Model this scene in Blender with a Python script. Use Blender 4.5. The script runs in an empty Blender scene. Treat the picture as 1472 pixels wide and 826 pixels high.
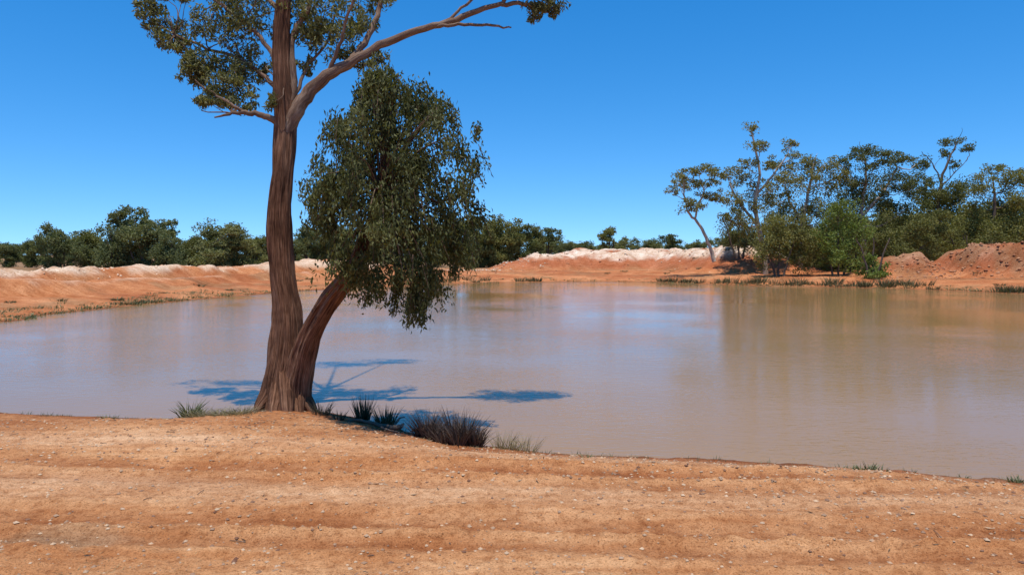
import bpy, math, random
import numpy as np
from mathutils import Vector, noise as mnoise
random.seed(7); rng=np.random.default_rng(7)
sc=bpy.context.scene
H=1.8; F=1022.2; PITCH=math.radians(2.63); ZW=-0.22
cp,sp=math.cos(PITCH),math.sin(PITCH)
def ray(u,v):
    s=(413-v)/F
    return np.array([(u-736)/F, cp+s*sp, -sp+s*cp])
def G(u,v,z=0.0):
    r=ray(u,v); t=(z-H)/r[2]; return np.array([r[0]*t,r[1]*t,z])
def D(u,v,d):
    r=ray(u,v); t=d/r[1]; return np.array([r[0]*t,d,H+r[2]*t])
# ---------------------------------------------------------------- noise
def vnoise(x,y,seed=0):
    xi=np.floor(x).astype(np.int64); yi=np.floor(y).astype(np.int64)
    fx=x-xi; fy=y-yi; fx=fx*fx*(3-2*fx); fy=fy*fy*(3-2*fy)
    def h(a,b):
        n=(a*374761393+b*668265263+seed*974634777)&0xffffffff
        n=((n^(n>>13))*1274126177)&0xffffffff
        n=n^(n>>16)
        return (n&0xffffff)/float(0xffffff)
    return (h(xi,yi)*(1-fx)+h(xi+1,yi)*fx)*(1-fy)+(h(xi,yi+1)*(1-fx)+h(xi+1,yi+1)*fx)*fy
def fbm(x,y,o=4,seed=0):
    a=0.5;s=0;t=0
    for i in range(o):
        s=s+a*vnoise(x,y,seed+i*17);t+=a;a*=0.5;x,y=(x*1.6-y*1.25)+11.3,(x*1.25+y*1.6)+5.7
    return s/t*2-1
def sstep(a,b,x):
    t=np.clip((x-a)/(b-a),0,1); return t*t*(3-2*t)
# ---------------------------------------------------------------- shoreline
sh=[G(0,592,ZW),G(110,599,ZW),G(240,602,ZW),G(360,598,ZW),G(450,597,ZW),G(530,606,ZW),G(600,622,ZW),G(700,641,ZW),
    G(800,652,ZW),G(950,658,ZW),G(1150,668,ZW),G(1300,677,ZW),G(1472,690,ZW)]
sh=[(p[0],p[1]) for p in sh]+[(9,5.9),(16,5.8),(28,9),(38,18),(38,32)]
sh+=[tuple(G(u,v,ZW)[:2]) for u,v in [(1472,422),(1350,417),(1250,414),(1120,411.5),(1040,409.5),(900,405),(760,405.5),(650,408),(560,412),(440,418),(350,425),(270,432),(180,441),(80,452),(0,463)]]
sh+=[(-21,18),(-19,12.5),(-12,9.6)]
S=np.array(sh)
def crom(P,n,closed=False):
    P=np.array(P,float); N=len(P); out=[]
    rngi=range(N) if closed else range(N-1)
    for i in rngi:
        if closed: a,b,c,d=P[(i-1)%N],P[i],P[(i+1)%N],P[(i+2)%N]
        else: a,b,c,d=P[max(i-1,0)],P[i],P[i+1],P[min(i+2,N-1)]
        for k in range(n):
            t=k/n
            out.append(0.5*((2*b)+(c-a)*t+(2*a-5*b+4*c-d)*t*t+(3*b-a-3*c+d)*t**3))
    if not closed: out.append(P[-1])
    return np.array(out)
S=crom(S,3,True)
def seg_d(x,y,A,B):
    vx,vy=B[0]-A[0],B[1]-A[1]; l=vx*vx+vy*vy+1e-9
    t=np.clip(((x-A[0])*vx+(y-A[1])*vy)/l,0,1)
    return np.hypot(x-(A[0]+t*vx),y-(A[1]+t*vy)),t
def shore_sd(x,y):
    dm=np.full(x.shape,1e9); ins=np.zeros(x.shape,bool)
    for i in range(len(S)):
        A=S[i];B=S[(i+1)%len(S)]
        d,_=seg_d(x,y,A,B); dm=np.minimum(dm,d)
        c=((A[1]>y)!=(B[1]>y)); xx=(B[0]-A[0])*(y-A[1])/((B[1]-A[1]) if abs(B[1]-A[1])>1e-9 else 1e-9)+A[0]
        ins^=(c&(x<xx))
    return np.where(ins,-dm,dm)
def ridge(pts,sig):
    return ([D(u,v,d) for u,v,d in pts],sig)
R1=ridge([(-500,380,24),(-250,380,29),(0,386,34),(40,391,35),(95,388,37),(130,383,38),(150,389,39),(215,382,42),(300,383,46),(360,386,49),(400,380,52),(470,374,56),(545,380,60),(600,391,64)],1.8)
R2=ridge([(660,397,66),(700,390,66),(745,377,68),(790,364,70),(860,361,72),(950,358,72),(1000,363,69),(1025,363,67),(1055,356,64),(1078,354,61),(1100,374,59)],3.4)
R3=ridge([(1255,386,51),(1285,369,50.5),(1325,362,50),(1368,382,50),(1405,364,49),(1440,355,48),(1490,353,47),(1600,354,46),(1800,354,44)],2.0)
R4=ridge([(-60,396,28),(60,402,30),(160,399,34),(260,395,39),(350,392,44),(450,389,50)],1.2)
def ridge_f(x,y,R,pl=1.0):
    P,s=R; best=np.zeros(x.shape)
    for i in range(len(P)-1):
        d,t=seg_d(x,y,P[i],P[i+1]); hz=P[i][2]*(1-t)+P[i+1][2]*t
        best=np.maximum(best,hz*np.minimum(1,pl*np.exp(-(d/s)**1.9)))
    return best
def terrain(x,y):
    x=np.asarray(x,float);y=np.asarray(y,float)
    sd=shore_sd(x,y)
    far=sstep(12,18,y)
    sd=sd+(1-far)*(0.10*fbm(x*1.7,y*1.7,3,3)+0.07*fbm(x*6,y*6,3,4))+far*(0.6*fbm(x*.35,y*.35,5,5))
    w=1.2*(1-far)+5*far
    top=0.0*(1-far)+(0.12+0.25*sstep(3,12,sd))*far
    z0=sstep(-w*.35,w,np.zeros(1))
    land=ZW+(top-ZW)*(sstep(-w*0.35,w,sd)-z0)/(1-z0)
    under=ZW-np.clip(-sd*0.22,0,1.2)
    h=np.where(sd>0,land,under)
    on=sstep(0.2,2.5,sd)
    wx=x+1.6*fbm(x*.16,y*.16,3,71)+.5*fbm(x*.9,y*.9,3,73); wy=y+1.6*fbm(x*.16,y*.16,3,72)+.5*fbm(x*.9,y*.9,3,74)
    m1,m2,m3,m4=[ridge_f(wx,wy,R,p) for R,p in ((R1,1.25),(R2,1.35),(R3,1.15),(R4,1.1))]
    nz=fbm(x*.28,y*.28,6,21); nb=fbm(x*1.3,y*1.3,4,22)
    rg=np.abs(fbm(x*.7,y*.7,4,23))
    m=np.maximum.reduce([m1,m2,m3,m4*0.85])
    h=h+on*np.maximum(0,m-np.maximum(h,0))*(1+.25*nz)+on*far*np.clip(m,0,1.3)*(0.13*nb+0.10*nz-.26*rg+.05)
    h=h+far*on*0.09*fbm(x*.8,y*.8,4,9)
    near=(1-far)*sstep(0.0,1.0,sd)
    h=h+near*(0.022*fbm(x*1.2,y*1.2,4,31)+0.014*fbm(x*6,y*6,4,32)+.009*fbm(x*20,y*20,2,33))
    wob=0.12*fbm(x*.35,y*0+3,2,40)
    for c,k,wd,dp in [(5.95,-0.05,.13,.040),(5.55,-.05,.10,.022),(4.75,-.05,.15,.040),(4.35,-.06,.10,.024),(3.6,-.05,.18,.02)]:
        e=(y-(c+k*x+wob))/wd; br=.35+.65*sstep(-.5,.3,fbm(x*.8,y*.8+c,3,43))
        h=h-near*br*dp*np.exp(-e*e)*(1+.8*fbm(x*6,y*6,3,41))+near*br*dp*.6*np.exp(-((np.abs(e)-1.7)/.45)**2)*(1+1.2*fbm(x*8,y*8,3,44))
    h=h+0.07*np.exp(-(((x+2.8)/.8)**2+((y-8.6)/.6)**2))
    return h,sd,(m1,m2,m3,m4),far
def zat(x,y):
    return float(terrain(np.array([x]),np.array([y]))[0][0])
# ---------------------------------------------------------------- materials
def newmat(n):
    m=bpy.data.materials.new(n); m.use_nodes=True; nt=m.node_tree; nt.nodes.clear()
    return m,nt,nt.nodes,nt.links
def N(nd,t,**k):
    n=nd.new(t)
    for a,b in k.items():
        if a in n.inputs: n.inputs[a].default_value=b
        else: setattr(n,a,b)
    return n
def noise_n(nd,l,vec,scale,detail=4,rough=.55):
    n=nd.new('ShaderNodeTexNoise'); n.inputs['Scale'].default_value=scale; n.inputs['Detail'].default_value=detail; n.inputs['Roughness'].default_value=rough
    l.new(vec,n.inputs['Vector']); return n.outputs['Fac']
def mathn(nd,l,op,a,b):
    n=nd.new('ShaderNodeMath'); n.operation=op
    for i,q in enumerate((a,b)):
        if isinstance(q,(int,float)): n.inputs[i].default_value=q
        else: l.new(q,n.inputs[i])
    return n.outputs[0]
def ramp(nd,l,fac,stops):
    r=nd.new('ShaderNodeValToRGB'); e=r.color_ramp.elements
    while len(e)<len(stops): e.new(.5)
    for i,(p,c) in enumerate(stops):
        e[i].position=p; e[i].color=(*c,1) if len(c)==3 else c
    l.new(fac,r.inputs[0]); return r.outputs[0]
def mixc(nd,l,fac,a,b,bt='MIX'):
    n=nd.new('ShaderNodeMix'); n.data_type='RGBA'; n.blend_type=bt
    for s,q in ((n.inputs[0],fac),(n.inputs[6],a),(n.inputs[7],b)):
        if isinstance(q,(int,float)): s.default_value=q
        elif isinstance(q,tuple): s.default_value=(*q,1)
        else: l.new(q,s)
    return n.outputs[2]
def ground_mat():
    m,nt,nd,l=newmat('red_earth')
    out=nd.new('ShaderNodeOutputMaterial'); b=nd.new('ShaderNodeBsdfPrincipled'); l.new(b.outputs[0],out.inputs[0])
    g=nd.new('ShaderNodeNewGeometry').outputs['Position']
    at=N(nd,'ShaderNodeAttribute',attribute_name='Col')
    n1=noise_n(nd,l,g,1.7,6,.6); n2=noise_n(nd,l,g,13,6,.7); n3=noise_n(nd,l,g,75,4,.7); n5=noise_n(nd,l,g,.35,4,.6)
    mp=nd.new('ShaderNodeMapping'); mp.inputs['Scale'].default_value=(.35,4.5,1); mp.inputs['Rotation'].default_value=(0,0,.05); l.new(g,mp.inputs[0])
    n4=noise_n(nd,l,mp.outputs[0],1.5,6,.65)
    c=mixc(nd,l,1.0,at.outputs['Color'],ramp(nd,l,n1,[(.34,(.84,.75,.68)),(.66,(1.08,1.11,1.14))]),'MULTIPLY')
    c=mixc(nd,l,1.0,c,ramp(nd,l,n4,[(.38,(.87,.77,.69)),(.62,(1.06,1.1,1.14))]),'MULTIPLY')
    c=mixc(nd,l,1.0,c,ramp(nd,l,n5,[(.38,(.90,.82,.75)),(.62,(1.07,1.1,1.12))]),'MULTIPLY')
    c=mixc(nd,l,1.0,c,ramp(nd,l,n2,[(.36,(.74,.66,.60)),(.5,(1,1,1)),(.66,(1.10,1.13,1.16))]),'MULTIPLY')
    c=mixc(nd,l,1.0,c,ramp(nd,l,n3,[(.34,(.50,.42,.37)),(.46,(.96,.95,.94)),(.7,(1.16,1.19,1.22))]),'MULTIPLY')
    l.new(c,b.inputs['Base Color']); b.inputs['Roughness'].default_value=.95; b.inputs['Specular IOR Level'].default_value=.1
    hs=mathn(nd,l,'ADD',mathn(nd,l,'MULTIPLY',n2,.06),mathn(nd,l,'MULTIPLY',n3,.022))
    bp=N(nd,'ShaderNodeBump'); bp.inputs['Strength'].default_value=1; bp.inputs['Distance'].default_value=1.0
    l.new(hs,bp.inputs['Height']); l.new(bp.outputs[0],b.inputs['Normal'])
    return m
def water_mat():
    m,nt,nd,l=newmat('muddy_water')
    out=nd.new('ShaderNodeOutputMaterial'); b=nd.new('ShaderNodeBsdfPrincipled'); l.new(b.outputs[0],out.inputs[0])
    g=nd.new('ShaderNodeNewGeometry').outputs['Position']
    n1=noise_n(nd,l,g,.12,3)
    l.new(ramp(nd,l,n1,[(.35,(.285,.160,.060)),(.65,(.32,.183,.074))]),b.inputs['Base Color'])
    b.inputs['Roughness'].default_value=.03; b.inputs['IOR'].default_value=1.33; b.inputs['Specular IOR Level'].default_value=.34
    mp=nd.new('ShaderNodeMapping'); mp.inputs['Scale'].default_value=(1.0,2.6,1); mp.inputs['Rotation'].default_value=(0,0,.12); l.new(g,mp.inputs[0])
    w1=noise_n(nd,l,mp.outputs[0],7,3,.5); w2=noise_n(nd,l,mp.outputs[0],1.5,2,.5)
    patch=ramp(nd,l,noise_n(nd,l,g,.16,3),[(.38,(.25,)*3),(.62,(1,)*3)])
    h=mathn(nd,l,'MULTIPLY',mathn(nd,l,'ADD',w1,mathn(nd,l,'MULTIPLY',w2,.7)),patch)
    bp=N(nd,'ShaderNodeBump'); bp.inputs['Strength'].default_value=1; bp.inputs['Distance'].default_value=.0085
    l.new(h,bp.inputs['Height']); l.new(bp.outputs[0],b.inputs['Normal'])
    return m
def leaf_mat(name,ca,cb,trans=.25,spec=.25):
    m,nt,nd,l=newmat(name)
    out=nd.new('ShaderNodeOutputMaterial'); b=nd.new('ShaderNodeBsdfPrincipled')
    t=nd.new('ShaderNodeBsdfTranslucent'); mx=nd.new('ShaderNodeMixShader'); mx.inputs[0].default_value=trans
    at=N(nd,'ShaderNodeAttribute',attribute_name='tint')
    oi=nd.new('ShaderNodeObjectInfo')
    c=mixc(nd,l,at.outputs['Fac'],ca,cb)
    c=mixc(nd,l,1.0,c,ramp(nd,l,oi.outputs['Random'],[(0,(.72,.77,.75)),(1,(1.25,1.15,1.0))]),'MULTIPLY')
    l.new(c,b.inputs['Base Color']); b.inputs['Roughness'].default_value=.55; b.inputs['Specular IOR Level'].default_value=spec
    c2=mixc(nd,l,1.0,c,(1.3,1.4,.6),'MULTIPLY'); l.new(c2,t.inputs[0])
    l.new(b.outputs[0],mx.inputs[1]); l.new(t.outputs[0],mx.inputs[2]); l.new(mx.outputs[0],out.inputs[0])
    return m
def bark_mat(name,stops,sx=26,sy=3.0,bump=.03):
    m,nt,nd,l=newmat(name)
    out=nd.new('ShaderNodeOutputMaterial'); b=nd.new('ShaderNodeBsdfPrincipled'); l.new(b.outputs[0],out.inputs[0])
    uv=nd.new('ShaderNodeUVMap'); uv.uv_map='UVMap'
    g=nd.new('ShaderNodeNewGeometry').outputs['Position']
    wn=nd.new('ShaderNodeTexNoise'); wn.inputs['Scale'].default_value=5; wn.inputs['Detail'].default_value=3; l.new(g,wn.inputs['Vector'])
    wm=nd.new('ShaderNodeVectorMath'); wm.operation='SCALE'; wm.inputs['Scale'].default_value=.06; l.new(wn.outputs['Color'],wm.inputs[0])
    wa=nd.new('ShaderNodeVectorMath'); wa.operation='ADD'; l.new(uv.outputs[0],wa.inputs[0]); l.new(wm.outputs[0],wa.inputs[1])
    mp=nd.new('ShaderNodeMapping'); mp.inputs['Scale'].default_value=(sx,sy,1); l.new(wa.outputs[0],mp.inputs[0])
    n1=noise_n(nd,l,mp.outputs[0],1.0,8,.7); n2=noise_n(nd,l,g,2.2,5,.6)
    f=mathn(nd,l,'ADD',mathn(nd,l,'MULTIPLY',n1,.72),mathn(nd,l,'MULTIPLY',n2,.28))
    l.new(ramp(nd,l,f,stops),b.inputs['Base Color']); b.inputs['Roughness'].default_value=.9; b.inputs['Specular IOR Level'].default_value=.1
    bp=N(nd,'ShaderNodeBump'); bp.inputs['Strength'].default_value=1; bp.inputs['Distance'].default_value=bump
    l.new(n1,bp.inputs['Height']); l.new(bp.outputs[0],b.inputs['Normal'])
    return m
M_ground=ground_mat(); M_water=water_mat()
M_leafmain=leaf_mat('gum_leaf',(.038,.047,.015),(.17,.17,.058),.28,.2)
M_leafcrown=leaf_mat('gum_leaf_upper',(.075,.08,.028),(.26,.245,.105),.3)
M_leafeuc=leaf_mat('distant_gum_leaf',(.095,.10,.032),(.235,.225,.08),.28,.12)
M_leafyel=leaf_mat('olive_gum_leaf',(.14,.13,.04),(.31,.27,.095),.28,.12)
M_leafbush=leaf_mat('scrub_leaf',(.115,.125,.05),(.24,.24,.105),.26,.1)
M_leafbright=leaf_mat('bright_shrub_leaf',(.095,.13,.03),(.20,.245,.065),.28,.12)
M_bark=bark_mat('fibrous_bark',[(.36,(.028,.012,.007)),(.45,(.11,.048,.026)),(.54,(.26,.125,.07)),(.62,(.42,.235,.14)),(.74,(.60,.40,.27))],46,2.6,.045)
M_limb=bark_mat('limb_bark',[(.32,(.05,.03,.02)),(.5,(.18,.11,.072)),(.7,(.38,.28,.20))],40,5,.015)
M_pale=bark_mat('pale_bark',[(.3,(.20,.14,.10)),(.6,(.46,.37,.28))],6,2,.01)
M_dark=bark_mat('dark_bark',[(.3,(.05,.035,.025)),(.6,(.15,.11,.08))],6,2,.01)
M_drygrass=leaf_mat('dry_grass_blade',(.17,.13,.07),(.42,.34,.19),.2)
M_reed=leaf_mat('reed_blade',(.035,.033,.018),(.14,.12,.07),.1)
M_tus=leaf_mat('tussock_blade',(.09,.075,.035),(.24,.20,.10),.15,.1)
M_greyshrub=leaf_mat('spiky_twig',(.045,.03,.025),(.17,.115,.09),.05)
M_weed=leaf_mat('weed_leaf',(.08,.10,.045),(.20,.21,.11),.2)
# ---------------------------------------------------------------- mesh helpers
def link(o,parent=None):
    sc.collection.objects.link(o)
    if parent: o.parent=parent
    return o
def empty(name,loc=(0,0,0)):
    e=bpy.data.objects.new(name,None); e.location=loc; e.empty_display_size=.2; sc.collection.objects.link(e); return e
def mesh_np(name,V,Fq,nper,mat,attrs=None,smooth=False,uv=None):
    me=bpy.data.meshes.new(name); V=np.asarray(V,np.float32); Fq=np.asarray(Fq,np.int32)
    me.vertices.add(len(V)); me.vertices.foreach_set('co',V.ravel())
    nf=len(Fq); me.loops.add(nf*nper); me.loops.foreach_set('vertex_index',Fq.ravel())
    me.polygons.add(nf); me.polygons.foreach_set('loop_start',np.arange(0,nf*nper,nper,dtype=np.int32))
    me.polygons.foreach_set('use_smooth',np.full(nf,bool(smooth)))
    if uv is not None:
        l=me.uv_layers.new(name='UVMap'); l.data.foreach_set('uv',np.asarray(uv,np.float32).ravel())
    if attrs:
        for k,(dom,typ,arr) in attrs.items():
            a=me.attributes.new(k,typ,dom)
            a.data.foreach_set('color' if typ=='FLOAT_COLOR' else 'value',np.asarray(arr,np.float32).ravel())
    me.materials.append(mat); me.update()
    return me
def norm(a): return a/(np.linalg.norm(a,axis=1,keepdims=True)+1e-9)
def leaves(name,C,Dr,L,W,mat,tint,fold=.15):
    n=len(C); r=rng.normal(size=(n,3)); s=norm(np.cross(Dr,r)); nn=np.cross(Dr,s)
    L=np.asarray(L).reshape(-1,1)*np.ones((n,1)); W=np.asarray(W).reshape(-1,1)*np.ones((n,1))
    V=np.empty((n,4,3)); V[:,0]=C-Dr*L/2; V[:,2]=C+Dr*L/2
    V[:,1]=C-Dr*L*.08+s*W/2+nn*L*fold*.5; V[:,3]=C-Dr*L*.08-s*W/2+nn*L*fold*.5
    return mesh_np(name,V.reshape(-1,3),np.arange(4*n).reshape(n,4),4,mat,{'tint':('FACE','FLOAT',tint)})
class Tubes:
    def __init__(s): s.V=[];s.F=[];s.U=[];s.n=0
    def add(s,P,R,segs=8,sub=4,rough=0,jit=0):
        P=crom(P,sub); R=crom(np.array(R,float).reshape(-1,1),sub)[:,0]
        if jit: P[1:-1]+=rng.normal(size=P[1:-1].shape)*jit
        n=len(P); T=norm(np.gradient(P,axis=0)); ref=np.array([0.0,1,0.05])
        A=norm(np.cross(T,np.tile(ref,(n,1))+1e-6)); B=np.cross(T,A)
        Ls=np.concatenate([[0],np.cumsum(np.linalg.norm(np.diff(P,axis=0),axis=1))])
        th=np.arange(segs)/segs*2*math.pi
        rr=np.repeat(R[:,None],segs,1)
        if rough:
            off=random.random()*50
            for i in range(n):
                for j in range(segs):
                    c_,s_=math.cos(th[j]),math.sin(th[j])
                    q=Vector((c_*3.2+off,s_*3.2,Ls[i]*1.3)); q2=Vector((c_*1.2+off,s_*1.2,Ls[i]*1.1+9)); q3=Vector((c_*8+off,s_*8,Ls[i]*2.5))
                    rr[i,j]*=1+rough*(mnoise.noise(q)*.9+mnoise.noise(q2)*.9+.7*mnoise.noise(q3))
        ring=P[:,None,:]+(A[:,None,:]*np.cos(th)[None,:,None]+B[:,None,:]*np.sin(th)[None,:,None])*rr[:,:,None]
        b=s.n; s.V.append(ring.reshape(-1,3)); s.n+=n*segs
        i=np.arange(n-1)[:,None]; j=np.arange(segs)[None,:]; j2=(j+1)%segs
        s.F.append(np.stack([b+i*segs+j,b+i*segs+j2,b+(i+1)*segs+j2,b+(i+1)*segs+j],-1).reshape(-1,4))
        circ=2*math.pi*float(np.max(R)); u0=(j/segs)*circ+0*i; u1=((j+1)/segs)*circ+0*i
        v0=Ls[:-1][:,None]+0*j; v1=Ls[1:][:,None]+0*j
        s.U.append(np.stack([np.stack([u0,v0],-1),np.stack([u1,v0],-1),np.stack([u1,v1],-1),np.stack([u0,v1],-1)],-2).reshape(-1,2))
    def mesh(s,name,mat): return mesh_np(name,np.concatenate(s.V),np.concatenate(s.F),4,mat,None,True,np.concatenate(s.U))
def rnd_unit(n):
    return norm(rng.normal(size=(n,3)))
def clump_pts(c,r,n,sub=12,sr=.38,shell=.45):
    c=np.array(c);r=np.array(r)
    sc_=rnd_unit(sub)*(rng.random((sub,1))**shell)*.8
    k=rng.integers(0,sub,n); p=sc_[k]+rnd_unit(n)*(rng.random((n,1))**.45)*sr*(0.6+.8*rng.random((sub,1))[k])
    return c+p*r
# ---------------------------------------------------------------- terrain mesh
def build_terrain():
    ang=np.concatenate([np.linspace(-180,-55,60,endpoint=False),np.linspace(-55,55,680,endpoint=False),np.linspace(55,180,60,endpoint=False)])
    ang=np.radians(ang); na=len(ang)
    r=[.25]
    while r[-1]<4000:
        q=r[-1]; r.append(q+max(.02,q*((.0075 if q<20 else .006) if 3<q<85 else .04)))
    r=np.array(r); nr=len(r)
    X=np.sin(ang)[None,:]*r[:,None]; Y=np.cos(ang)[None,:]*r[:,None]
    Z,sd,ms,far=terrain(X.ravel(),Y.ravel())
    x=X.ravel();y=Y.ravel()
    m1,m2,m3,m4=ms
    def mix(a,b,t): return a*(1-t[:,None])+np.array(b)[None,:]*t[:,None]
    n=len(x)
    C=np.tile(np.array([.75,.375,.165]),(n,1))
    near=1-far
    wob=.25*fbm(x*.3,y*.3,3,51); yy=y+.05*x+wob; w2=0.12*fbm(x*.35,y*0+3,2,40)
    pn=.65+.35*sstep(-.4,.4,fbm(x*.8,y*2,4,52))
    C=mix(C,(.56,.25,.105),near*sstep(6.5,7.3,yy)*.8)
    C=mix(C,(.86,.53,.30),near*np.exp(-((yy-5.25)/.32)**2)*.75*pn)
    C=mix(C,(.86,.52,.29),near*np.exp(-((yy-6.55)/.28)**2)*.75*pn)
    C=mix(C,(.48,.185,.070),near*np.exp(-((y+.05*x-5.95-w2)/.13)**2)*.85*pn)
    C=mix(C,(.50,.205,.08),near*np.exp(-((y+.05*x-5.55-w2)/.09)**2)*.6*pn)
    C=mix(C,(.48,.19,.072),near*np.exp(-((y+.05*x-4.75-w2)/.14)**2)*.85*pn)
    C=mix(C,(.50,.21,.085),near*np.exp(-((y+.06*x-4.35-w2)/.09)**2)*.7*pn)
    C=mix(C,(.50,.40,.26),near*sstep(.15,.5,fbm(x*2.5,y*2.5,4,55))*sstep(0,1,-x-1.9)*sstep(4.8,4.4,y)*.5)
    C=mix(C,(.40,.135,.05),near*sstep(.9,.2,sd)*(.6+.3*sstep(-.2,.3,fbm(x*2,y*2,3,57))))
    C=mix(C,(.58,.24,.10),far*.92)
    C=mix(C,(.43,.15,.058),far*sstep(-.2,.4,fbm(x*.25,y*.6,4,61))*.8)
    plain=sstep(62,80,np.hypot(x,y)); C=mix(C,(.26,.19,.11),plain*.8)
    w=fbm(x*.5,y*.5,4,62)
    def cap(m,lo,hi,th=-.15): return sstep(lo,hi,m+.3*w)*sstep(th-.25,th+.15,fbm(x*.6,y*.6,5,63))
    C=mix(C,(.78,.60,.43),far*cap(m1,.68,1.0,-.12)*.88)
    C=mix(C,(.74,.50,.34),far*cap(m4,.5,.8,.05)*.6)
    C=mix(C,(.46,.16,.072),far*sstep(.3,.9,m2)*.88)
    C=mix(C,(.80,.66,.51),far*cap(m2,1.45,1.85,-.28)*.92)
    C=mix(C,(.40,.135,.06),far*sstep(.3,1.0,m3)*.88)
    C=mix(C,(.62,.37,.24),far*cap(m3,1.3,1.9,.0)*.5)
    g=far*sstep(.0,.3,fbm(x*.7,y*.7,4,64))*sstep(1.5,0,np.maximum(m1,m2))*sstep(.5,2,sd); C=mix(C,(.24,.19,.10),g*.35)
    wet=sstep(.2+.5*far,.0,sd); C=mix(C,(.20,.09,.042),wet*.8)
    V=np.stack([x,y,Z],1)
    i=np.arange(nr-1)[:,None]; j=np.arange(na)[None,:]; j2=(j+1)%na
    Fq=np.stack([i*na+j,(i+1)*na+j,(i+1)*na+j2,i*na+j2],-1).reshape(-1,4)
    me=mesh_np('ground',V,Fq,4,M_ground,{'Col':('POINT','FLOAT_COLOR',np.hstack([C,np.ones((len(C),1))]))},True)
    link(bpy.data.objects.new('ground',me))
build_terrain()
V=[(-30,4,ZW),(50,4,ZW),(50,66,ZW),(-30,66,ZW)]
link(bpy.data.objects.new('dam_water',mesh_np('dam_water',V,[[0,1,2,3]],4,M_water)))
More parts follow.
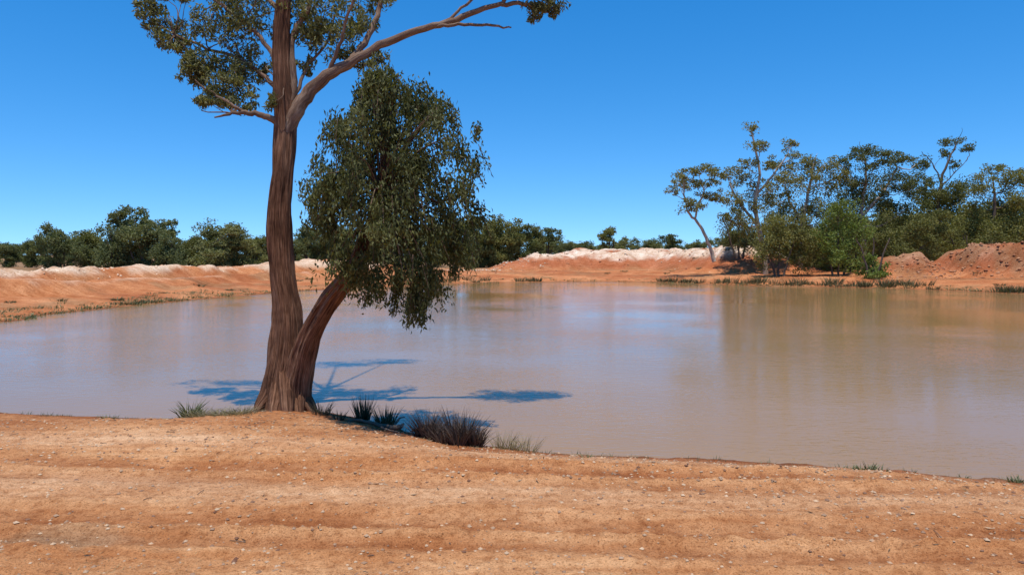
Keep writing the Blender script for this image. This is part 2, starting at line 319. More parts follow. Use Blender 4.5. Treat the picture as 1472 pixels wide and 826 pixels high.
# ---------------------------------------------------------------- main tree
def main_tree():
    root=empty('eucalyptus_tree',(0,0,0))
    k=8.7/F
    T=Tubes()
    def pts(lst): return [D(u,v,d) for u,v,d in lst]
    A=pts([(406,606,8.68),(407,588,8.68),(407,570,8.69),(408,540,8.7),(411,500,8.72),(412,450,8.74),(405,390,8.76),(401,310,8.8),(407,240,8.85),(410,180,8.9),(405,120,8.9),(404,60,8.95),(408,0,9.0),(412,-70,9.05),(405,-150,9.1),(412,-230,9.2)])
    T.add(A,[x*k/2 for x in (80,68,58,50,44,40,36,34,32,30,25,23,21,17,12,6)],80,10,.2)
    Bp=pts([(425,606,8.62),(427,580,8.62),(430,545,8.60),(438,505,8.52),(452,468,8.4),(474,432,8.26),(497,402,8.12),(520,362,7.95),(538,310,7.8),(552,250,7.75),(556,190,7.75)])
    T.add(Bp,[x*k/2 for x in (52,44,38,35,31,28,24,20,15,10,5)],60,10,.2)
    for (u,v,uu,vv,dd,r) in [(398,560,374,592,8.5,18),(420,560,447,596,8.55,20),(405,560,395,600,8.35,22),(428,562,430,600,8.4,16),(412,560,440,588,8.95,16),(395,560,380,585,8.9,16),(412,550,413,600,8.3,20)]:
        P=[D(u,v-25,8.68),D((u*.6+uu*.4),v+4,8.66*.6+dd*.4),D(uu,vv-6,dd),D(uu+(uu-u)*.25,vv+16,dd-.03)]
        T.add(P,[r*k*.75,r*k*.62,r*k*.42,r*k*.2],24,6,.25)
    link(bpy.data.objects.new('trunk',T.mesh('trunk',M_bark)),root)
    L=Tubes()
    def limb(lst,rad,segs=12,jit=.008): 
        P=pts(lst); L.add(P,[r*k/2 for r in rad],segs,5,.12,jit); return P
    limb([(410,190,8.87),(424,165,8.88),(445,132,8.9),(470,110,8.9),(500,92,8.9),(545,66,8.9),(600,44,8.9),(655,28,8.9),(705,10,8.9),(745,6,8.9),(780,14,8.9),(800,24,8.9)],(22,22,20,18,15,12,10,9,7,6,4,2))
    limb([(625,38,8.9),(660,36,8.85),(700,37,8.8),(735,40,8.8)],(6,5,4,2),8)
    limb([(500,92,8.9),(525,62,9.0),(540,30,9.1),(548,0,9.2),(560,-50,9.3)],(12,10,8,7,4),8)
    limb([(470,110,8.9),(490,60,8.8),(500,20,8.7),(520,-30,8.6)],(7,5,4,3),8)
    limb([(402,178,8.87),(385,168,8.8),(362,163,8.75),(335,163,8.7),(308,169,8.65)],(11,9,7,5,2),8)
    limb([(352,163,8.73),(330,148,8.7),(300,130,8.7),(280,115,8.7)],(5,4,3,2),8)
    limb([(414,168,8.9),(421,125,8.95),(418,80,9.0),(424,45,9.05),(445,10,9.1),(455,-40,9.2)],(13,14,12,9,7,4),10)
    limb([(404,100,8.9),(380,60,9.0),(350,30,9.1),(315,5,9.1),(290,-15,9.1)],(8,6,5,4,3),8)
    limb([(404,130,8.9),(375,105,9.1),(345,85,9.2),(300,70,9.3),(250,50,9.3),(215,25,9.3)],(7,6,5,4,3,2),8)
    limb([(640,32,8.9),(665,12,8.95),(690,-10,9.0),(720,-40,9.0)],(5,4,4,2),8)
    limb([(720,8,8.9),(735,-20,8.9),(750,-60,8.9)],(6,4,2),8)
    limb([(408,20,9),(360,-30,9.6),(330,-70,10.4),(340,-120,11.2)],(8,6,4,2),8)
    limb([(404,-60,9.05),(340,-100,9.2),(270,-110,9.3)],(9,7,4),8)
    limb([(424,140,8.95),(440,100,9.1),(470,60,9.2),(480,20,9.3)],(6,5,3,2),8)
    C=[]
    anchors=[(400,60,8.95),(404,120,8.9),(380,60,9.0),(350,30,9.1),(345,85,9.2),(300,70,9.3),(315,5,9.1),(250,50,9.3),(335,163,8.7)]
    cl=[(218,18,9.3,24,24,190),(245,55,9.3,34,16,220),(262,68,9.2,22,12,90),(235,35,9.3,28,20,160),(275,100,9.0,24,22,260),(300,95,9.2,34,28,380),(300,140,8.8,22,16,220),(330,125,9,34,26,360),(340,75,9.3,32,32,300),
        (355,110,9.1,26,22,240),(385,95,9.2,18,22,90),(320,30,9.2,34,26,240),(365,35,9.2,34,34,260),(355,0,9.2,45,26,260),(232,-8,9.3,32,16,140),(385,145,8.8,16,14,80),(345,145,8.9,24,14,160),(290,40,9.2,26,20,100),
        (435,20,9.2,34,34,280),(480,10,9.2,38,32,340),(520,30,9.2,28,34,220),(495,55,9,32,28,220),(545,-5,9.3,34,24,200),(460,60,9.2,28,34,200),(450,40,9.1,24,20,140),(500,85,9,14,12,60),(440,95,9.1,18,16,80),
        (780,4,8.9,28,15,240),(768,22,8.9,10,10,60),(798,20,8.9,8,12,60),(750,-30,8.9,38,26,500),(700,-55,8.9,40,22,420),(790,-55,8.9,36,30,500),(735,-70,8.8,50,26,500),(545,80,8.9,16,14,70),(525,95,8.9,18,12,80)]
    for (u,v,d,ru,rv,n) in cl:
        c=D(u,v,d); kk=d/F
        p=clump_pts(c,(ru*kk*1.2,ru*kk*1.3,rv*kk*1.2),int(n*3.1),max(6,n//16),.34)
        C.append(p); a=min(anchors,key=lambda q:(q[0]-u)**2+(q[1]-v)**2)
        if u<420:
            a3=D(*a)
            for _ in range(3):
                e=p[rng.integers(len(p))]; mid=(a3+e)/2+rng.normal(size=3)*.06; L.add([a3,mid,e],[.009,.006,.003],5,4,0,.006)
        else:
            for _ in range(3):
                e=p[rng.integers(len(p))]; L.add([c,(c+e)/2+rng.normal(size=3)*.03,e],[.006,.005,.002],4,3)
    for (x,y,z,r,n) in [(-3.3,11.4,7.0,.9,2600),(-2.4,11.7,7.2,.7,1800),(-4.1,11.1,7.1,.55,900),(-4.7,9.7,5.9,.75,1300),(-4.0,9.6,6.3,.6,900),(-3.0,9.3,6.6,.5,700)]:
        C.append(clump_pts((x,y,z),(r,r*.6,r*.5),n,18,.4))
        L.add([D(412,-90,9.1),((np.array((x,y,z))+D(412,-90,9.1))/2+np.array((0,0,.2))),(x,y,z)],[.028,.02,.01],7,5)
    C=np.concatenate(C); n=len(C)
    Dr=norm(rng.normal(size=(n,3))*.75+np.array([0,0,-.75]))
    me=leaves('upper_foliage',C,Dr,.045+.045*rng.random(n),.014+.013*rng.random(n),M_leafcrown,rng.random(n)**1.2)
    link(bpy.data.objects.new('upper_foliage',me),root)
    DC=7.7
    env=[(560,215,88,82,60),(615,235,60,75,44),(545,325,85,62,50),(602,345,64,58,42),(498,265,58,60,42),(536,135,30,34,22),(580,150,50,36,28),(560,120,36,28,18),(640,185,40,38,20),(652,290,38,45,24),(470,290,34,38,18),(500,195,46,38,24),(600,405,40,26,16),(530,385,36,26,14),(655,350,30,34,16),(540,240,60,60,34),(580,290,70,70,38),(515,140,20,24,9),(625,150,34,20,10)]
    C=[];Dr=[];Tn=[]
    kk=DC/F
    for (u,v,ru,rv,ns) in env:
        c=D(u,v,DC+rng.normal()*.1)
        nt_=max(6,int(ns*.42)); tc=rnd_unit(nt_)*(rng.random((nt_,1))**.38)*1.02
        tb=rng.random(nt_)
        for _ in range(int(ns*2.9)):
            ti=rng.integers(nt_); q=tc[ti]+rng.normal(size=3)*.14
            s=c+q*np.array([ru*kk,min(ru*kk*1.15,.85),rv*kk])
            ln=(.08+.26*rng.random())
            out=np.array([q[0],q[1],0])*.25
            m=int(12+ln*56); t=rng.random(m)
            pp=s+np.outer(t,np.array([out[0]*ln*1.5,out[1]*ln*1.5,-ln]))+rng.normal(size=(m,3))*.034
            C.append(pp); Dr.append(norm(rng.normal(size=(m,3))*.5+np.array([0,0,-1])+out)); Tn.append(np.full(m,tb[ti]*.6)+rng.random(m)*.4)
            if rng.random()<.15: L.add([s,s+np.array([out[0]*ln*.7,out[1]*ln*.7,-ln*.5]),s+np.array([out[0]*ln*1.5,out[1]*ln*1.5,-ln])],[.004,.003,.002],4,2)
            if rng.random()<.07: L.add([D(547,280,7.78),(D(547,280,7.78)+s)/2+np.array([0,0,.12]),s],[.012,.008,.004],5,4)
    for (u,v,vb,nn_) in [(592,420,472,6),(604,420,470,6),(598,400,450,5),(612,410,448,3),(530,395,448,5),(541,395,440,4),(515,385,425,3),(628,390,425,3),(655,370,405,3),(482,330,392,5),(572,390,425,3),(500,350,405,5),(668,330,372,3),(462,310,350,2),(682,230,262,2),(684,180,205,2),(440,260,300,2)]:
        for _ in range(nn_):
            a=D(u+rng.normal()*4,v,DC-.05+rng.normal()*.08); b=D(u+rng.normal()*5,vb-rng.random()*12,DC)
            b[1]=a[1]; m=46; t=rng.random(m)
            C.append(a+np.outer(t,b-a)+rng.normal(size=(m,3))*.026); Dr.append(norm(rng.normal(size=(m,3))*.45+np.array([0,0,-1]))); Tn.append(rng.random(m))
            L.add([a,(a+b)/2+rng.normal(size=3)*.01,b],[.004,.003,.002],4,3)
    C=np.concatenate(C);Dr=np.concatenate(Dr);Tn=np.concatenate(Tn);n=len(C)
    me=leaves('hanging_foliage',C,Dr,.035+.042*rng.random(n),.014+.014*rng.random(n),M_leafmain,np.clip(Tn,0,1))
    link(bpy.data.objects.new('hanging_foliage',me),root)
    link(bpy.data.objects.new('limbs',L.mesh('limbs',M_limb)),root)
main_tree()
# ---------------------------------------------------------------- distant trees
def tree_build(trunks,clumps,dens=1.0,leafL=.2,leafW=.085,down=.3,sub=14,sr=.4,dead=0,br=1.0):
    T=Tubes(); C=[]
    nodes=[]
    for P,R in trunks:
        T.add(P,R,7,4,0,.03); q=crom(P,4); nodes+=list(q[len(q)//3:])
    nodes=np.array(nodes)
    for c,r in clumps:
        c=np.array(c,float); r=np.array(r,float)
        n=max(80,int(dens*230*(r[0]*r[2]+r[0]*r[1])))
        p=clump_pts(c,r,n,sub,sr); C.append(p)
        dd=np.linalg.norm(nodes-(c-np.array([0,0,1.0])),axis=1)+ (nodes[:,2]>c[2])*3; a=nodes[np.argmin(dd)]
        l=min(np.linalg.norm(c-a),6); mid=(a+c)/2+np.array([0,0,-.10*l])+rng.normal(size=3)*.07*l
        T.add([a,mid,c],[br*(.02+.012*l),br*(.015+.008*l),.012],5,4,0,.03)
        for _ in range(3):
            e=p[rng.integers(len(p))]; T.add([(mid+c)/2,(c+e)/2,e],[.02,.014,.006],4,2)
    for _ in range(dead):
        a=nodes[rng.integers(len(nodes))]; e=a+rng.normal(size=3)*np.array([1.0,.8,.4])+np.array([0,0,1.0]); T.add([a,(a+e)/2+rng.normal(size=3)*.25,e],[.035,.02,.008],4,3)
    C=np.concatenate(C); n=len(C)
    Dr=norm(rng.normal(size=(n,3))+np.array([0,0,-down*1.5]))
    tint=np.clip(rng.random(n)*.6+.4*vnoise(C[:,0]*.8,C[:,2]*.8+C[:,1],5),0,1)
    return (C,Dr,leafL*(.7+.6*rng.random(n)),leafW*(.7+.6*rng.random(n)),tint),T
def place_tree(name,data,T,lm,bm):
    root=empty(name)
    C,Dr,L,W,t=data
    link(bpy.data.objects.new('foliage',leaves('foliage',C,Dr,L,W,lm,t)),root)
    link(bpy.data.objects.new('trunk',T.mesh('trunk',bm)),root)
    return root
def px(d): return d/F
def custom(name,d,trunks,clumps,lm,bm,dens=1.0,ry=1.0,dead=2,grow_=1.12,**kw):
    tr=[([D(u,v,d+o) for u,v,o in pl],[x*px(d)/2*.75 for x in w]) for pl,w in trunks]
    cc=[]
    for u,v,ru,rv in clumps:
        cc.append((D(u,v,d+rng.normal()*.7),(ru*px(d)*grow_,ru*px(d)*ry*grow_,rv*px(d)*grow_*1.1)))
    dt,T=tree_build(tr,cc,dens,dead=dead,leafL=.19,leafW=.085,sub=11,sr=.36,**kw)
    return place_tree(name,dt,T,lm,bm)
custom('leaning_gum_tree',54,[([(1027,376,0),(1022,360,0),(1012,335,0),(998,315,.2),(988,303,.2)],(8,7,6,5,4)),
     ([(998,315,.2),(1003,295,.2),(1012,275,.2),(1008,262,.2)],(4,4,3,2)),([(988,303,.2),(983,280,.2),(985,262,.2)],(3,3,2))],
     [(985,250,22,11),(1008,245,22,10),(968,274,12,7),(1020,260,18,10),(990,293,24,11),(978,262,16,8),(1015,283,18,9),(1030,248,12,7),(1000,265,18,10)],M_leafyel,M_pale,1.0,1.0,1)
custom('gum_tree',55,[([(1100,398,0),(1098,360,0),(1090,325,0),(1085,290,0),(1092,250,0),(1086,215,0),(1080,190,0)],(10,9,8,7,5,4,2)),
     ([(1090,325,0),(1070,300,.4),(1055,278,.4),(1048,262,.4)],(6,5,4,2)),([(1088,280,0),(1112,250,-.4),(1130,225,-.4)],(5,4,2))],
     [(1080,185,15,11),(1092,208,18,12),(1075,232,16,11),(1110,235,20,12),(1138,208,15,11),(1140,225,13,9),(1050,255,22,15),(1038,282,16,12),(1080,258,20,12),(1128,243,17,11),(1060,320,26,20),(1045,315,16,12),(1095,290,26,20),(1120,268,22,16),(1065,290,24,16)],M_leafyel,M_pale,1.0,1.0,2)
custom('gum_tree',57,[([(1150,400,0),(1152,350,0),(1158,300,0),(1165,260,0),(1170,235,0)],(9,8,6,5,3)),([(1155,320,0),(1135,290,.5),(1128,262,.5)],(6,4,2))],
     [(1160,234,20,13),(1185,236,22,13),(1150,260,26,18),(1185,266,26,20),(1125,285,26,20),(1160,298,32,26),(1120,318,28,24),(1190,308,30,28),(1208,255,18,14),(1160,335,34,26)],M_leafyel,M_pale,1.0,1.0,2)
custom('gum_tree',58,[([(1240,402,0),(1242,350,0),(1238,300,0),(1245,255,0),(1242,225,0)],(10,9,7,5,3)),([(1240,310,0),(1270,275,0),(1290,240,0)],(6,5,3))],
     [(1235,222,26,14),(1262,230,26,14),(1213,238,18,12),(1292,228,24,13),(1318,234,18,12),(1240,258,34,22),(1285,262,34,22),(1215,275,28,22),(1255,298,38,30),(1315,268,26,22),(1300,302,36,28),(1225,312,34,26)],M_leafeuc,M_pale,1.05,1.0,3)
custom('gum_tree',60,[([(1350,400,0),(1352,340,0),(1348,290,0),(1355,250,0),(1368,222,0),(1375,205,0)],(8,7,6,5,3,2)),([(1352,260,0),(1340,235,0),(1325,218,0)],(3,2,1)),([(1350,270,0),(1366,255,0),(1388,232,0)],(3,2,1))],
     [(1372,204,18,8),(1390,211,14,8),(1360,220,13,8),(1372,236,12,7),(1350,278,34,20),(1382,280,32,22),(1335,298,32,26),(1370,312,38,30),(1330,275,24,18)],M_leafeuc,M_dark,1.0,1.0,5)
custom('gum_tree',56,[([(1425,400,0),(1426,350,0),(1430,300,0),(1428,262,0)],(9,8,6,3))],
     [(1430,248,20,12),(1410,266,26,18),(1450,258,26,16),(1475,254,28,18),(1425,298,38,30),(1465,298,38,30),(1400,318,34,28),(1505,273,36,28),(1520,318,40,36),(1450,333,40,28)],M_leafeuc,M_dark,1.1,1.0,2)
custom('gum_tree',58,[([(1560,402,0),(1562,340,0),(1570,280,0)],(9,8,5))],
     [(1560,262,34,22),(1600,270,34,22),(1540,300,34,26),(1590,310,44,30),(1640,300,40,30),(1560,345,40,26),(1640,345,40,28)],M_leafeuc,M_dark,1.0,1.0,1)
def shrub(name,d,clumps,lm,dens=1.5,base=None,**kw):
    cc=[(D(u,v,d+rng.normal()*.5),(ru*px(d)*1.1,ru*px(d),rv*px(d)*1.15)) for u,v,ru,rv in clumps]
    u0,v0=base or (clumps[0][0],400)
    tr=[([D(u0+o,v0,d),D(u0+o*2,v0-30,d),D(u0+o*4,v0-60,d)],[.09,.06,.035]) for o in (-6,0,6)]
    dt,T=tree_build(tr,cc,dens,leafL=.17,leafW=.085,sub=14,sr=.36,br=.7,**kw)
    return place_tree(name,dt,T,lm,M_dark)
shrub('scrub_tree',52,[(1110,345,30,30),(1095,368,24,20),(1135,350,30,28),(1120,322,28,20),(1150,370,28,20),(1160,335,28,28)],M_leafeuc,1.5,(1120,402))
shrub('wattle_tree',51.5,[(1205,312,30,26),(1190,342,26,24),(1222,342,28,28),(1212,368,26,20),(1237,322,20,20),(1188,370,16,14)],M_leafbright,1.3,(1205,404))
shrub('scrub_tree',53,[(1265,332,30,28),(1285,358,26,24),(1310,332,32,28),(1255,362,22,20),(1330,352,26,22),(1275,382,26,14)],M_leafeuc,1.5,(1280,402))
shrub('scrub_tree',55,[(1355,342,30,24),(1385,338,32,26),(1415,345,30,26),(1450,335,34,26),(1480,340,34,28),(1340,322,28,22),(1370,365,26,16),(1410,365,26,14)],M_leafeuc,1.5,(1390,398))
shrub('green_shrub',48,[(1250,374,14,13),(1266,386,16,12),(1240,388,14,10),(1257,394,20,9)],M_leafbright,2.2,(1255,402))
shrub('scrub_tree',60,[(1170,350,44,34),(1230,340,44,38),(1300,345,46,36),(1120,355,34,30),(1370,345,46,32),(1440,340,46,36),(1200,380,50,20),(1270,380,50,20),(1130,380,40,18)],M_leafeuc,1.5,(1230,402))
shrub('grey_shrub',58,[(1060,328,22,18),(1050,345,20,15),(1072,348,20,18)],M_leafbush,1.6,(1062,372))
def variant(i,kind):
    if kind=='bush':
        cl=[((rng.normal()*1.3,rng.normal()*.9,1.0+rng.random()*3.6),(1.0+.6*rng.random(),1.0+.5*rng.random(),.75+.5*rng.random())) for _ in range(18)]
        cl+=[((x,0,.8),(1.1,1,.8)) for x in (-1.8,-.6,.6,1.8)]
        tr=[([(0,0,-.3),(rng.normal()*.3,0,1.5),(rng.normal()*.6,0,3.5)],[.14,.1,.05]),([(.2,0,-.3),(.9,.2,1.5),(1.3,0,3)],[.1,.08,.04])]
        return tree_build(tr,cl,.75,leafL=.24,leafW=.12,sub=12,sr=.4,br=.7)
    cl=[]
    for _ in range(14):
        a=rng.random()*6.28; rr=rng.random()*1.8; z=2.9+rng.random()*2.8-.25*rr
        cl.append(((math.cos(a)*rr,math.sin(a)*rr,z),(.8+.5*rng.random(),.8,.55+.4*rng.random())))
    tr=[([(0,0,-.3),(rng.normal()*.2,0,1.5),(rng.normal()*.4,0,3.2),(rng.normal()*.6,0,4.8)],[.14,.11,.08,.04]),([(0,0,1.4),(.7,.3,2.8),(1.3,.2,4.2)],[.08,.06,.03])]
    return tree_build(tr,cl,.85,leafL=.24,leafW=.12,sub=12,sr=.42,dead=0,br=.7)
varm={}
for i in range(5):
    for kind in ('bush','gum'):
        (C,Dr,L,W,t),T=variant(i,kind)
        tm=T.mesh('tree_wood_%s%d'%(kind,i),M_dark)
        for nm,lm in (('a',M_leafbush),('b',M_leafeuc)):
            varm[(kind,i,nm)]=(leaves('tree_leaves_%s%d%s'%(kind,i,nm),C,Dr,L,W,lm,t),tm)
def inst(parent,kind,pos,s,nm='a'):
    lm,tm=varm[(kind,int(rng.integers(0,5)),nm)]
    rz=rng.random()*6.28; sx=s*(.9+.3*rng.random())
    for part,me in (('foliage',lm),('trunk',tm)):
        o=bpy.data.objects.new(part,me); o.location=pos; o.rotation_euler=(0,0,rz); o.scale=(sx,sx,s); link(o,parent)
row=empty('background_tree_row')
def grow(u,vt,d,kind='bush',nm='a'):
    p=D(u,366,d); z=0.25; top=D(u,vt,d)[2]; s=max(.3,(top-z)/(5.3 if kind=='bush' else 6.1))
    inst(row,kind,(p[0],d,z),s,nm)
for (u,vt,d,kd,nm) in [(-60,330,75,'bush','a'),(-20,340,72,'bush','a'),(12,347,80,'bush','a'),(45,344,80,'bush','b'),(85,318,72,'gum','a'),(92,335,70,'bush','a'),(130,328,74,'bush','b'),(165,314,70,'bush','a'),(195,297,72,'gum','a'),(205,318,70,'bush','a'),
      (237,308,72,'gum','a'),(245,330,68,'bush','a'),(280,336,72,'bush','b'),(310,318,70,'bush','a'),(335,332,72,'bush','a'),(365,340,74,'bush','a'),(395,337,76,'bush','b'),(425,340,80,'bush','a'),(440,322,82,'gum','a'),(470,325,84,'bush','a'),(500,320,84,'bush','b'),(540,315,84,'bush','a'),
      (585,318,84,'bush','a'),(625,322,84,'bush','a'),(655,312,82,'gum','b'),(680,310,80,'gum','b'),(705,310,80,'bush','b'),(735,318,84,'gum','b'),(748,316,82,'gum','b'),(770,322,86,'gum','b'),(788,322,86,'gum','a'),(690,334,78,'bush','b'),(730,337,80,'bush','b'),(765,342,82,'bush','b'),
      (810,344,100,'bush','a'),(840,342,110,'bush','b'),(876,326,105,'gum','b'),(895,338,105,'gum','a'),(930,342,110,'bush','a'),(968,333,105,'gum','b'),(1000,345,110,'bush','a'),(1040,338,105,'bush','b'),(1065,330,95,'bush','a'),(1100,320,90,'bush','b'),
      (1140,320,80,'bush','b'),(1190,310,78,'bush','b'),(1240,310,80,'bush','b'),(1290,300,80,'bush','b'),(1340,300,80,'bush','b'),(1390,300,80,'bush','b'),(1440,290,80,'bush','b'),(1500,290,78,'bush','b'),(1560,300,78,'bush','b')]:
    grow(u,vt,d,kd,nm)
row=empty('distant_tree_line')
for rr,(d0,vt0,n) in enumerate([(130,349,60),(190,351,60),(270,353,60)]):
    for k_ in range(n):
        u=-250+ (k_+rng.random())*(2000/n); grow(u,vt0-rng.random()*9+4,d0+rng.normal()*8,'bush' if rng.random()<.75 else 'gum','a' if rng.random()<.6 else 'b')
# ---------------------------------------------------------------- grasses
def tufts(name,lst,mat,wid=.006):
    V=[];tn=[]
    P=np.array([(q[0],q[1]) for q in lst],float); ZZ=terrain(P[:,0],P[:,1])[0]
    for (x,y,n,h,sp_,rad),z in zip(lst,ZZ):
        a=rng.random(n)*6.283; r=rad*np.sqrt(rng.random(n))
        b=np.stack([x+np.cos(a)*r,y+np.sin(a)*r,np.full(n,z-.02)],1)
        d=np.stack([np.cos(a)*sp_*(.2+rng.random(n)),np.sin(a)*sp_*(.2+rng.random(n)),np.ones(n)],1)+rng.normal(size=(n,3))*.12; d=norm(d)
        L=h*(.45+.6*rng.random(n))[:,None]
        s=norm(np.cross(d,rng.normal(size=(n,3))))*wid*(.6+.8*rng.random(n))[:,None]
        mid=b+d*L*.55; tip=b+d*L+np.stack([np.cos(a),np.sin(a),-np.ones(n)*.5],1)*L*.18*sp_
        q=np.empty((n,2,4,3)); q[:,0,0]=b-s;q[:,0,1]=b+s;q[:,0,2]=mid+s*.7;q[:,0,3]=mid-s*.7
        q[:,1,0]=mid-s*.7;q[:,1,1]=mid+s*.7;q[:,1,2]=tip+s*.1;q[:,1,3]=tip-s*.1
        V.append(q.reshape(-1,3)); tn.append(np.repeat(rng.random(n),2))
    V=np.concatenate(V); n=len(V)//4
    return link(bpy.data.objects.new(name,mesh_np(name,V,np.arange(4*n).reshape(n,4),4,mat,{'tint':('FACE','FLOAT',np.concatenate(tn))})))
def g2(u,v,z=-.1): p=G(u,v,z); return p[0],p[1]
x,y=g2(522,603,-.15); tufts('reed_tuft',[(x,y,190,.36,.22,.07)],M_reed,.005)
x,y=g2(553,606,-.15); tufts('reed_tuft',[(x,y,180,.28,.4,.09)],M_reed,.005)
x,y=g2(462,598,-.12); tufts('reed_tuft',[(x,y,90,.22,.6,.1)],M_reed,.004)
x,y=g2(488,602,-.12); tufts('reed_tuft',[(x,y,50,.17,.5,.06)],M_reed,.004)
a=[];
for u,v,h in [(606,622,.28),(615,624,.38),(622,626,.30),(640,632,.24),(652,628,.46),(660,636,.34),(670,631,.42),(684,634,.28),(625,628,.2),(678,634,.3)]:
    x,y=g2(u,v,-.12); a.append((x,y,150,h,.55,.06))
tufts('spiky_shrub',a,M_greyshrub,.0048)
a=[]
for u,v in [(285,602),(295,602),(310,604),(325,605),(340,604),(350,602)]:
    x,y=g2(u,v,-.08); a.append((x,y,110,.16,1.3,.12))
tufts('dry_grass_clump',a,M_drygrass,.003)
a=[]
for u,v in [(718,641),(728,642),(735,643),(748,646),(760,648)]:
    x,y=g2(u,v,-.15); a.append((x,y,45,.26,.7,.08))
tufts('dry_grass_clump',a,M_drygrass,.0022)
a=[]
for u,v,h in [(268,601,.26),(280,600,.24),(274,602,.3),(288,601,.2),(156,600,.1),(1240,672,.08),(1252,672,.1),(1266,671,.09),(1460,682,.08),(1468,684,.09),(845,652,.05)]:
    x,y=g2(u,v,-.12); a.append((x,y,30,h,.7,.06))
tufts('weed_plant',a,M_weed,.007)
a=[]
for _ in range(220):
    if rng.random()<.6: u=rng.uniform(0,1472); v=603+ max(0,(u-450))*.08+abs(rng.normal())*14
    else: u=rng.uniform(0,300); v=rng.uniform(795,850)
    x,y=g2(u,v,0); a.append((x,y,int(6+rng.random()*12),.03+.03*rng.random(),1.5,.08))
tufts('short_grass',a,M_drygrass,.0018)
a=[]
for _ in range(420):
    i=rng.integers(len(S)); A=S[i];B=S[(i+1)%len(S)]; t=rng.random(); q=A+(B-A)*t
    if q[1]<12 and q[0]>-8: a.append((q[0],q[1]-.05-rng.random()*.2,int(5+rng.random()*10),.04+.04*rng.random(),.7,.06))
tufts('shore_edge_grass',a,M_weed,.003)
a=[]
def ts(u,n=70,h=.5,r=.45,off=.5):
    x0=(u-736)/F
    ys=np.linspace(22,64,400); s_=terrain(x0*ys,ys)[1]
    k_=np.where((s_[:-1]<off)&(s_[1:]>=off))[0]
    if len(k_): y=ys[k_[0]+1]; a.append((x0*y,y,n,h,.6,r))
for u in np.arange(560,700,11): ts(u+rng.normal()*5,50,.3+.3*rng.random(),.4,.3+1.5*rng.random())
for u in (752,763,775): ts(u+rng.normal()*3,80,.45,.35)
for u in np.arange(950,1010,9): ts(u+rng.normal()*4,60,.3+.3*rng.random(),.35)
for u in np.arange(1040,1340,8): ts(u+rng.normal()*7,50,.25+.45*rng.random(),.4,.2+1.8*rng.random())
for u in (1438,1446,1454,1462,1470): ts(u,60,.5)
for u in (170,182,200,212): ts(u,50,.2,.3)
tufts('far_shore_tussocks',a,M_tus,.018)
a=[]
for _ in range(170):
    u=rng.uniform(0,1472); d=rng.uniform(26,66)
    p=D(u,400,d); 
    sd=shore_sd(np.array([p[0]]),np.array([d]))[0]
    if sd>1: a.append((p[0],d,50,.12+.14*rng.random(),1.1,.15+.2*rng.random()))
tufts('saltbush_scatter',a,M_tus,.016)
a=[]
for _ in range(1300):
    i=rng.integers(len(S)); A=S[i];B=S[(i+1)%len(S)]; t=rng.random(); q=A+(B-A)*t
    if q[1]>15:
        o=q-np.array([2,30]); o=o/np.linalg.norm(o); q=q+o*(.3+rng.random()**2*2.0)
        a.append((q[0],q[1],18,.08+.10*rng.random(),1.0,.3))
tufts('bank_grass',a,M_weed,.014)
# ---------------------------------------------------------------- stones, litter, fallen branch
def stones(name,n,fn,smin,smax,mat,pw=5):
    base=np.array([(1,0,0),(0,1,0),(-1,0,0),(0,-1,0),(0,0,1),(0,0,-1)],float)
    fc=np.array([(0,1,4),(1,2,4),(2,3,4),(3,0,4),(1,0,5),(2,1,5),(3,2,5),(0,3,5)])
    P=np.array([fn() for _ in range(n)]); Z=terrain(P[:,0],P[:,1])[0]
    s=smin+(smax-smin)*rng.random(n)**pw
    V=base[None]*(.6+.6*rng.random((n,6,1)))*s[:,None,None]; V[:,:,2]*=.6
    an=rng.random(n)*6.28; c,si=np.cos(an),np.sin(an); x=V[:,:,0]*c[:,None]-V[:,:,1]*si[:,None]; y=V[:,:,0]*si[:,None]+V[:,:,1]*c[:,None]
    V[:,:,0]=x+P[:,0:1];V[:,:,1]=y+P[:,1:2];V[:,:,2]+=Z[:,None]+s[:,None]*.1
    Fq=(fc[None]+np.arange(n)[:,None,None]*6).reshape(-1,3)
    link(bpy.data.objects.new(name,mesh_np(name,V.reshape(-1,3),Fq,3,mat,{'tint':('FACE','FLOAT',np.repeat(rng.random(n),8))})))
M_stone=leaf_mat('stone',(.22,.09,.045),(.74,.48,.30),0)
M_litter=leaf_mat('leaf_litter',(.16,.09,.05),(.52,.38,.25),0)
def f1():
    u=rng.uniform(-100,1570); v=rng.uniform(600,840) if rng.random()<.4 else 600+abs(rng.normal())*45+max(0,(u-450))*.07
    p=G(u,v,0)
    return (p[0],p[1])
stones('pebbles',14000,f1,.002,.022,M_stone)
def on_heap(R,spread,side):
    def f():
        P=R[0]; i=rng.integers(len(P)-1); t=rng.random(); q=P[i]*(1-t)+P[i+1]*t
        return (q[0]+rng.normal()*spread,q[1]-abs(rng.normal())*side)
    return f
M_clayw=leaf_mat('pale_clay_clod',(.52,.36,.25),(.80,.66,.52),0)
M_clayr=leaf_mat('red_clay_clod',(.30,.10,.045),(.56,.26,.13),0)
stones('pale_clay_rubble',1500,on_heap(R2,1.5,1.2),.03,.16,M_clayw)
stones('pale_clay_rubble',900,on_heap(R1,.8,.6),.02,.10,M_clayw)
stones('red_clay_rubble',1500,on_heap(R3,1.5,1.6),.03,.18,M_clayr)
stones('red_clay_rubble',1200,on_heap(R2,1.5,4.0),.03,.15,M_clayr)
C=[]
for _ in range(480):
    C.append((-2.2+rng.normal()*1.2,8.0+rng.normal()*.5) if rng.random()<.7 else f1())
C=np.array(C); z=terrain(C[:,0],C[:,1])[0]; keep=z>ZW+.03; C=C[keep];z=z[keep]; n=len(C)
Dr=norm(rng.normal(size=(n,3))*np.array([1,1,.15]))
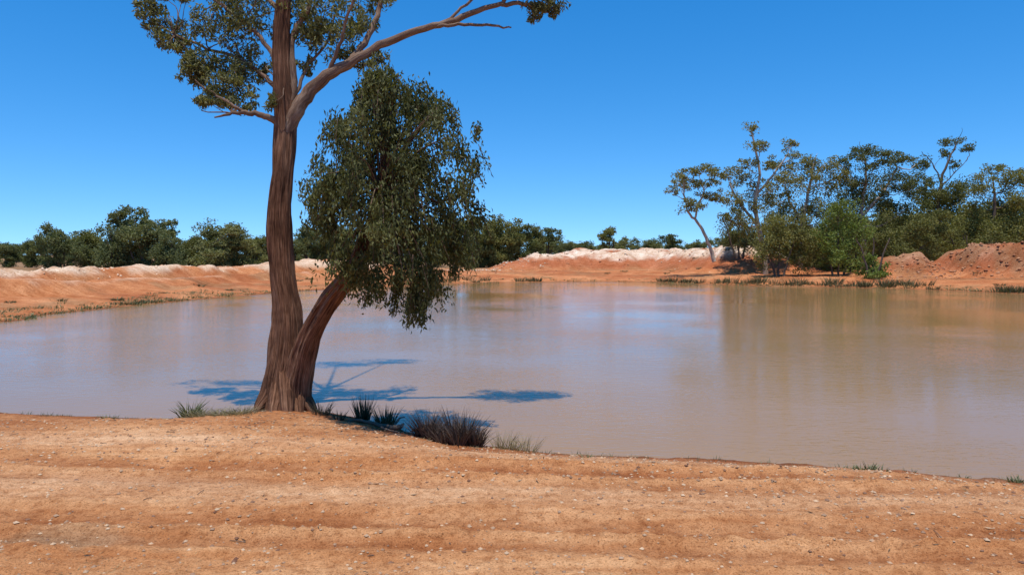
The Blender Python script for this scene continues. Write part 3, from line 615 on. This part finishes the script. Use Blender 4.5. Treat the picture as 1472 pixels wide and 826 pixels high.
link(bpy.data.objects.new('leaf_litter',leaves('leaf_litter',np.column_stack([C,z+.010]),Dr,.03+.04*rng.random(n),.006+.008*rng.random(n),M_litter,rng.random(n))))
T=Tubes()
def gp(u,v,dz=0,z=-.1):
    p=G(u,v,z); return np.array([p[0],p[1],zat(p[0],p[1])+dz])
T.add([gp(500,606,.02),gp(520,608,.04),gp(545,611,.04),gp(570,613,.05),gp(580,607,.09)],[.012,.016,.022,.028,.012],8,5,.2,.006)
T.add([gp(540,611,.04),gp(555,618,.03),gp(575,622,.02)],[.015,.012,.006],6,4,.1,.005)
T.add([gp(566,613,.05),gp(574,602,.12),gp(582,599,.14)],[.014,.012,.005],6,4,.1,.004)
link(bpy.data.objects.new('fallen_branch',T.mesh('fallen_branch',M_dark)))
T=Tubes()
for _ in range(60):
    p=f1() if rng.random()<.5 else (-2.4+rng.normal()*1.3,7.9+rng.normal()*.5)
    zz=zat(*p)
    if zz<ZW+.03: continue
    a_=rng.random()*6.28; l_=.03+.09*rng.random(); q=(p[0]+math.cos(a_)*l_,p[1]+math.sin(a_)*l_)
    T.add([(p[0],p[1],zz+.004),((p[0]+q[0])/2,(p[1]+q[1])/2,(zz+zat(*q))/2+.008),(q[0],q[1],zat(*q)+.004)],[.003,.003,.0015],5,2)
link(bpy.data.objects.new('twig_litter',T.mesh('twig_litter',M_limb)))
# ---------------------------------------------------------------- light, sky, camera
EL=77; AZ=2
w=bpy.data.worlds.new('World'); sc.world=w; w.use_nodes=True; nt=w.node_tree; nd=nt.nodes; l=nt.links; nd.clear()
sk=nd.new('ShaderNodeTexSky'); sk.sky_type='NISHITA'; sk.sun_disc=False; sk.sun_elevation=math.radians(EL); sk.sun_rotation=math.radians(180+AZ)
sk.air_density=1.0; sk.dust_density=0.0; sk.ozone_density=4.0; sk.altitude=600
tc=nd.new('ShaderNodeTexCoord'); mpw=nd.new('ShaderNodeMapping'); mpw.inputs['Location'].default_value=(0,0,.095); mpw.inputs['Scale'].default_value=(1,1,1.05)
l.new(tc.outputs['Generated'],mpw.inputs[0]); vn=nd.new('ShaderNodeVectorMath'); vn.operation='NORMALIZE'; l.new(mpw.outputs[0],vn.inputs[0]); l.new(vn.outputs[0],sk.inputs['Vector'])
hs=nd.new('ShaderNodeHueSaturation'); hs.inputs['Saturation'].default_value=1.36; hs.inputs['Value'].default_value=1.5
bg=nd.new('ShaderNodeBackground'); bg.inputs[1].default_value=.13; o=nd.new('ShaderNodeOutputWorld')
l.new(sk.outputs[0],hs.inputs['Color']); l.new(hs.outputs[0],bg.inputs[0]); l.new(bg.outputs[0],o.inputs[0])
sl=bpy.data.lights.new('sun','SUN'); sl.energy=5.0; sl.angle=math.radians(.53); sl.color=(1,.965,.89)
so=link(bpy.data.objects.new('sun',sl)); 
e=math.radians(EL); az=math.radians(AZ)
dv=Vector((math.sin(az)*math.cos(e),math.cos(az)*math.cos(e),-math.sin(e))); so.rotation_euler=dv.to_track_quat('-Z','Y').to_euler()
cd=bpy.data.cameras.new('camera'); cd.lens=25; cd.sensor_width=36; cd.clip_end=8000; cd.clip_start=.05
co=link(bpy.data.objects.new('camera',cd)); co.location=(0,0,H); co.rotation_euler=(math.radians(90)-PITCH,0,0); sc.camera=co
sc.view_settings.view_transform='Standard'; sc.view_settings.look='None'; sc.view_settings.exposure=0
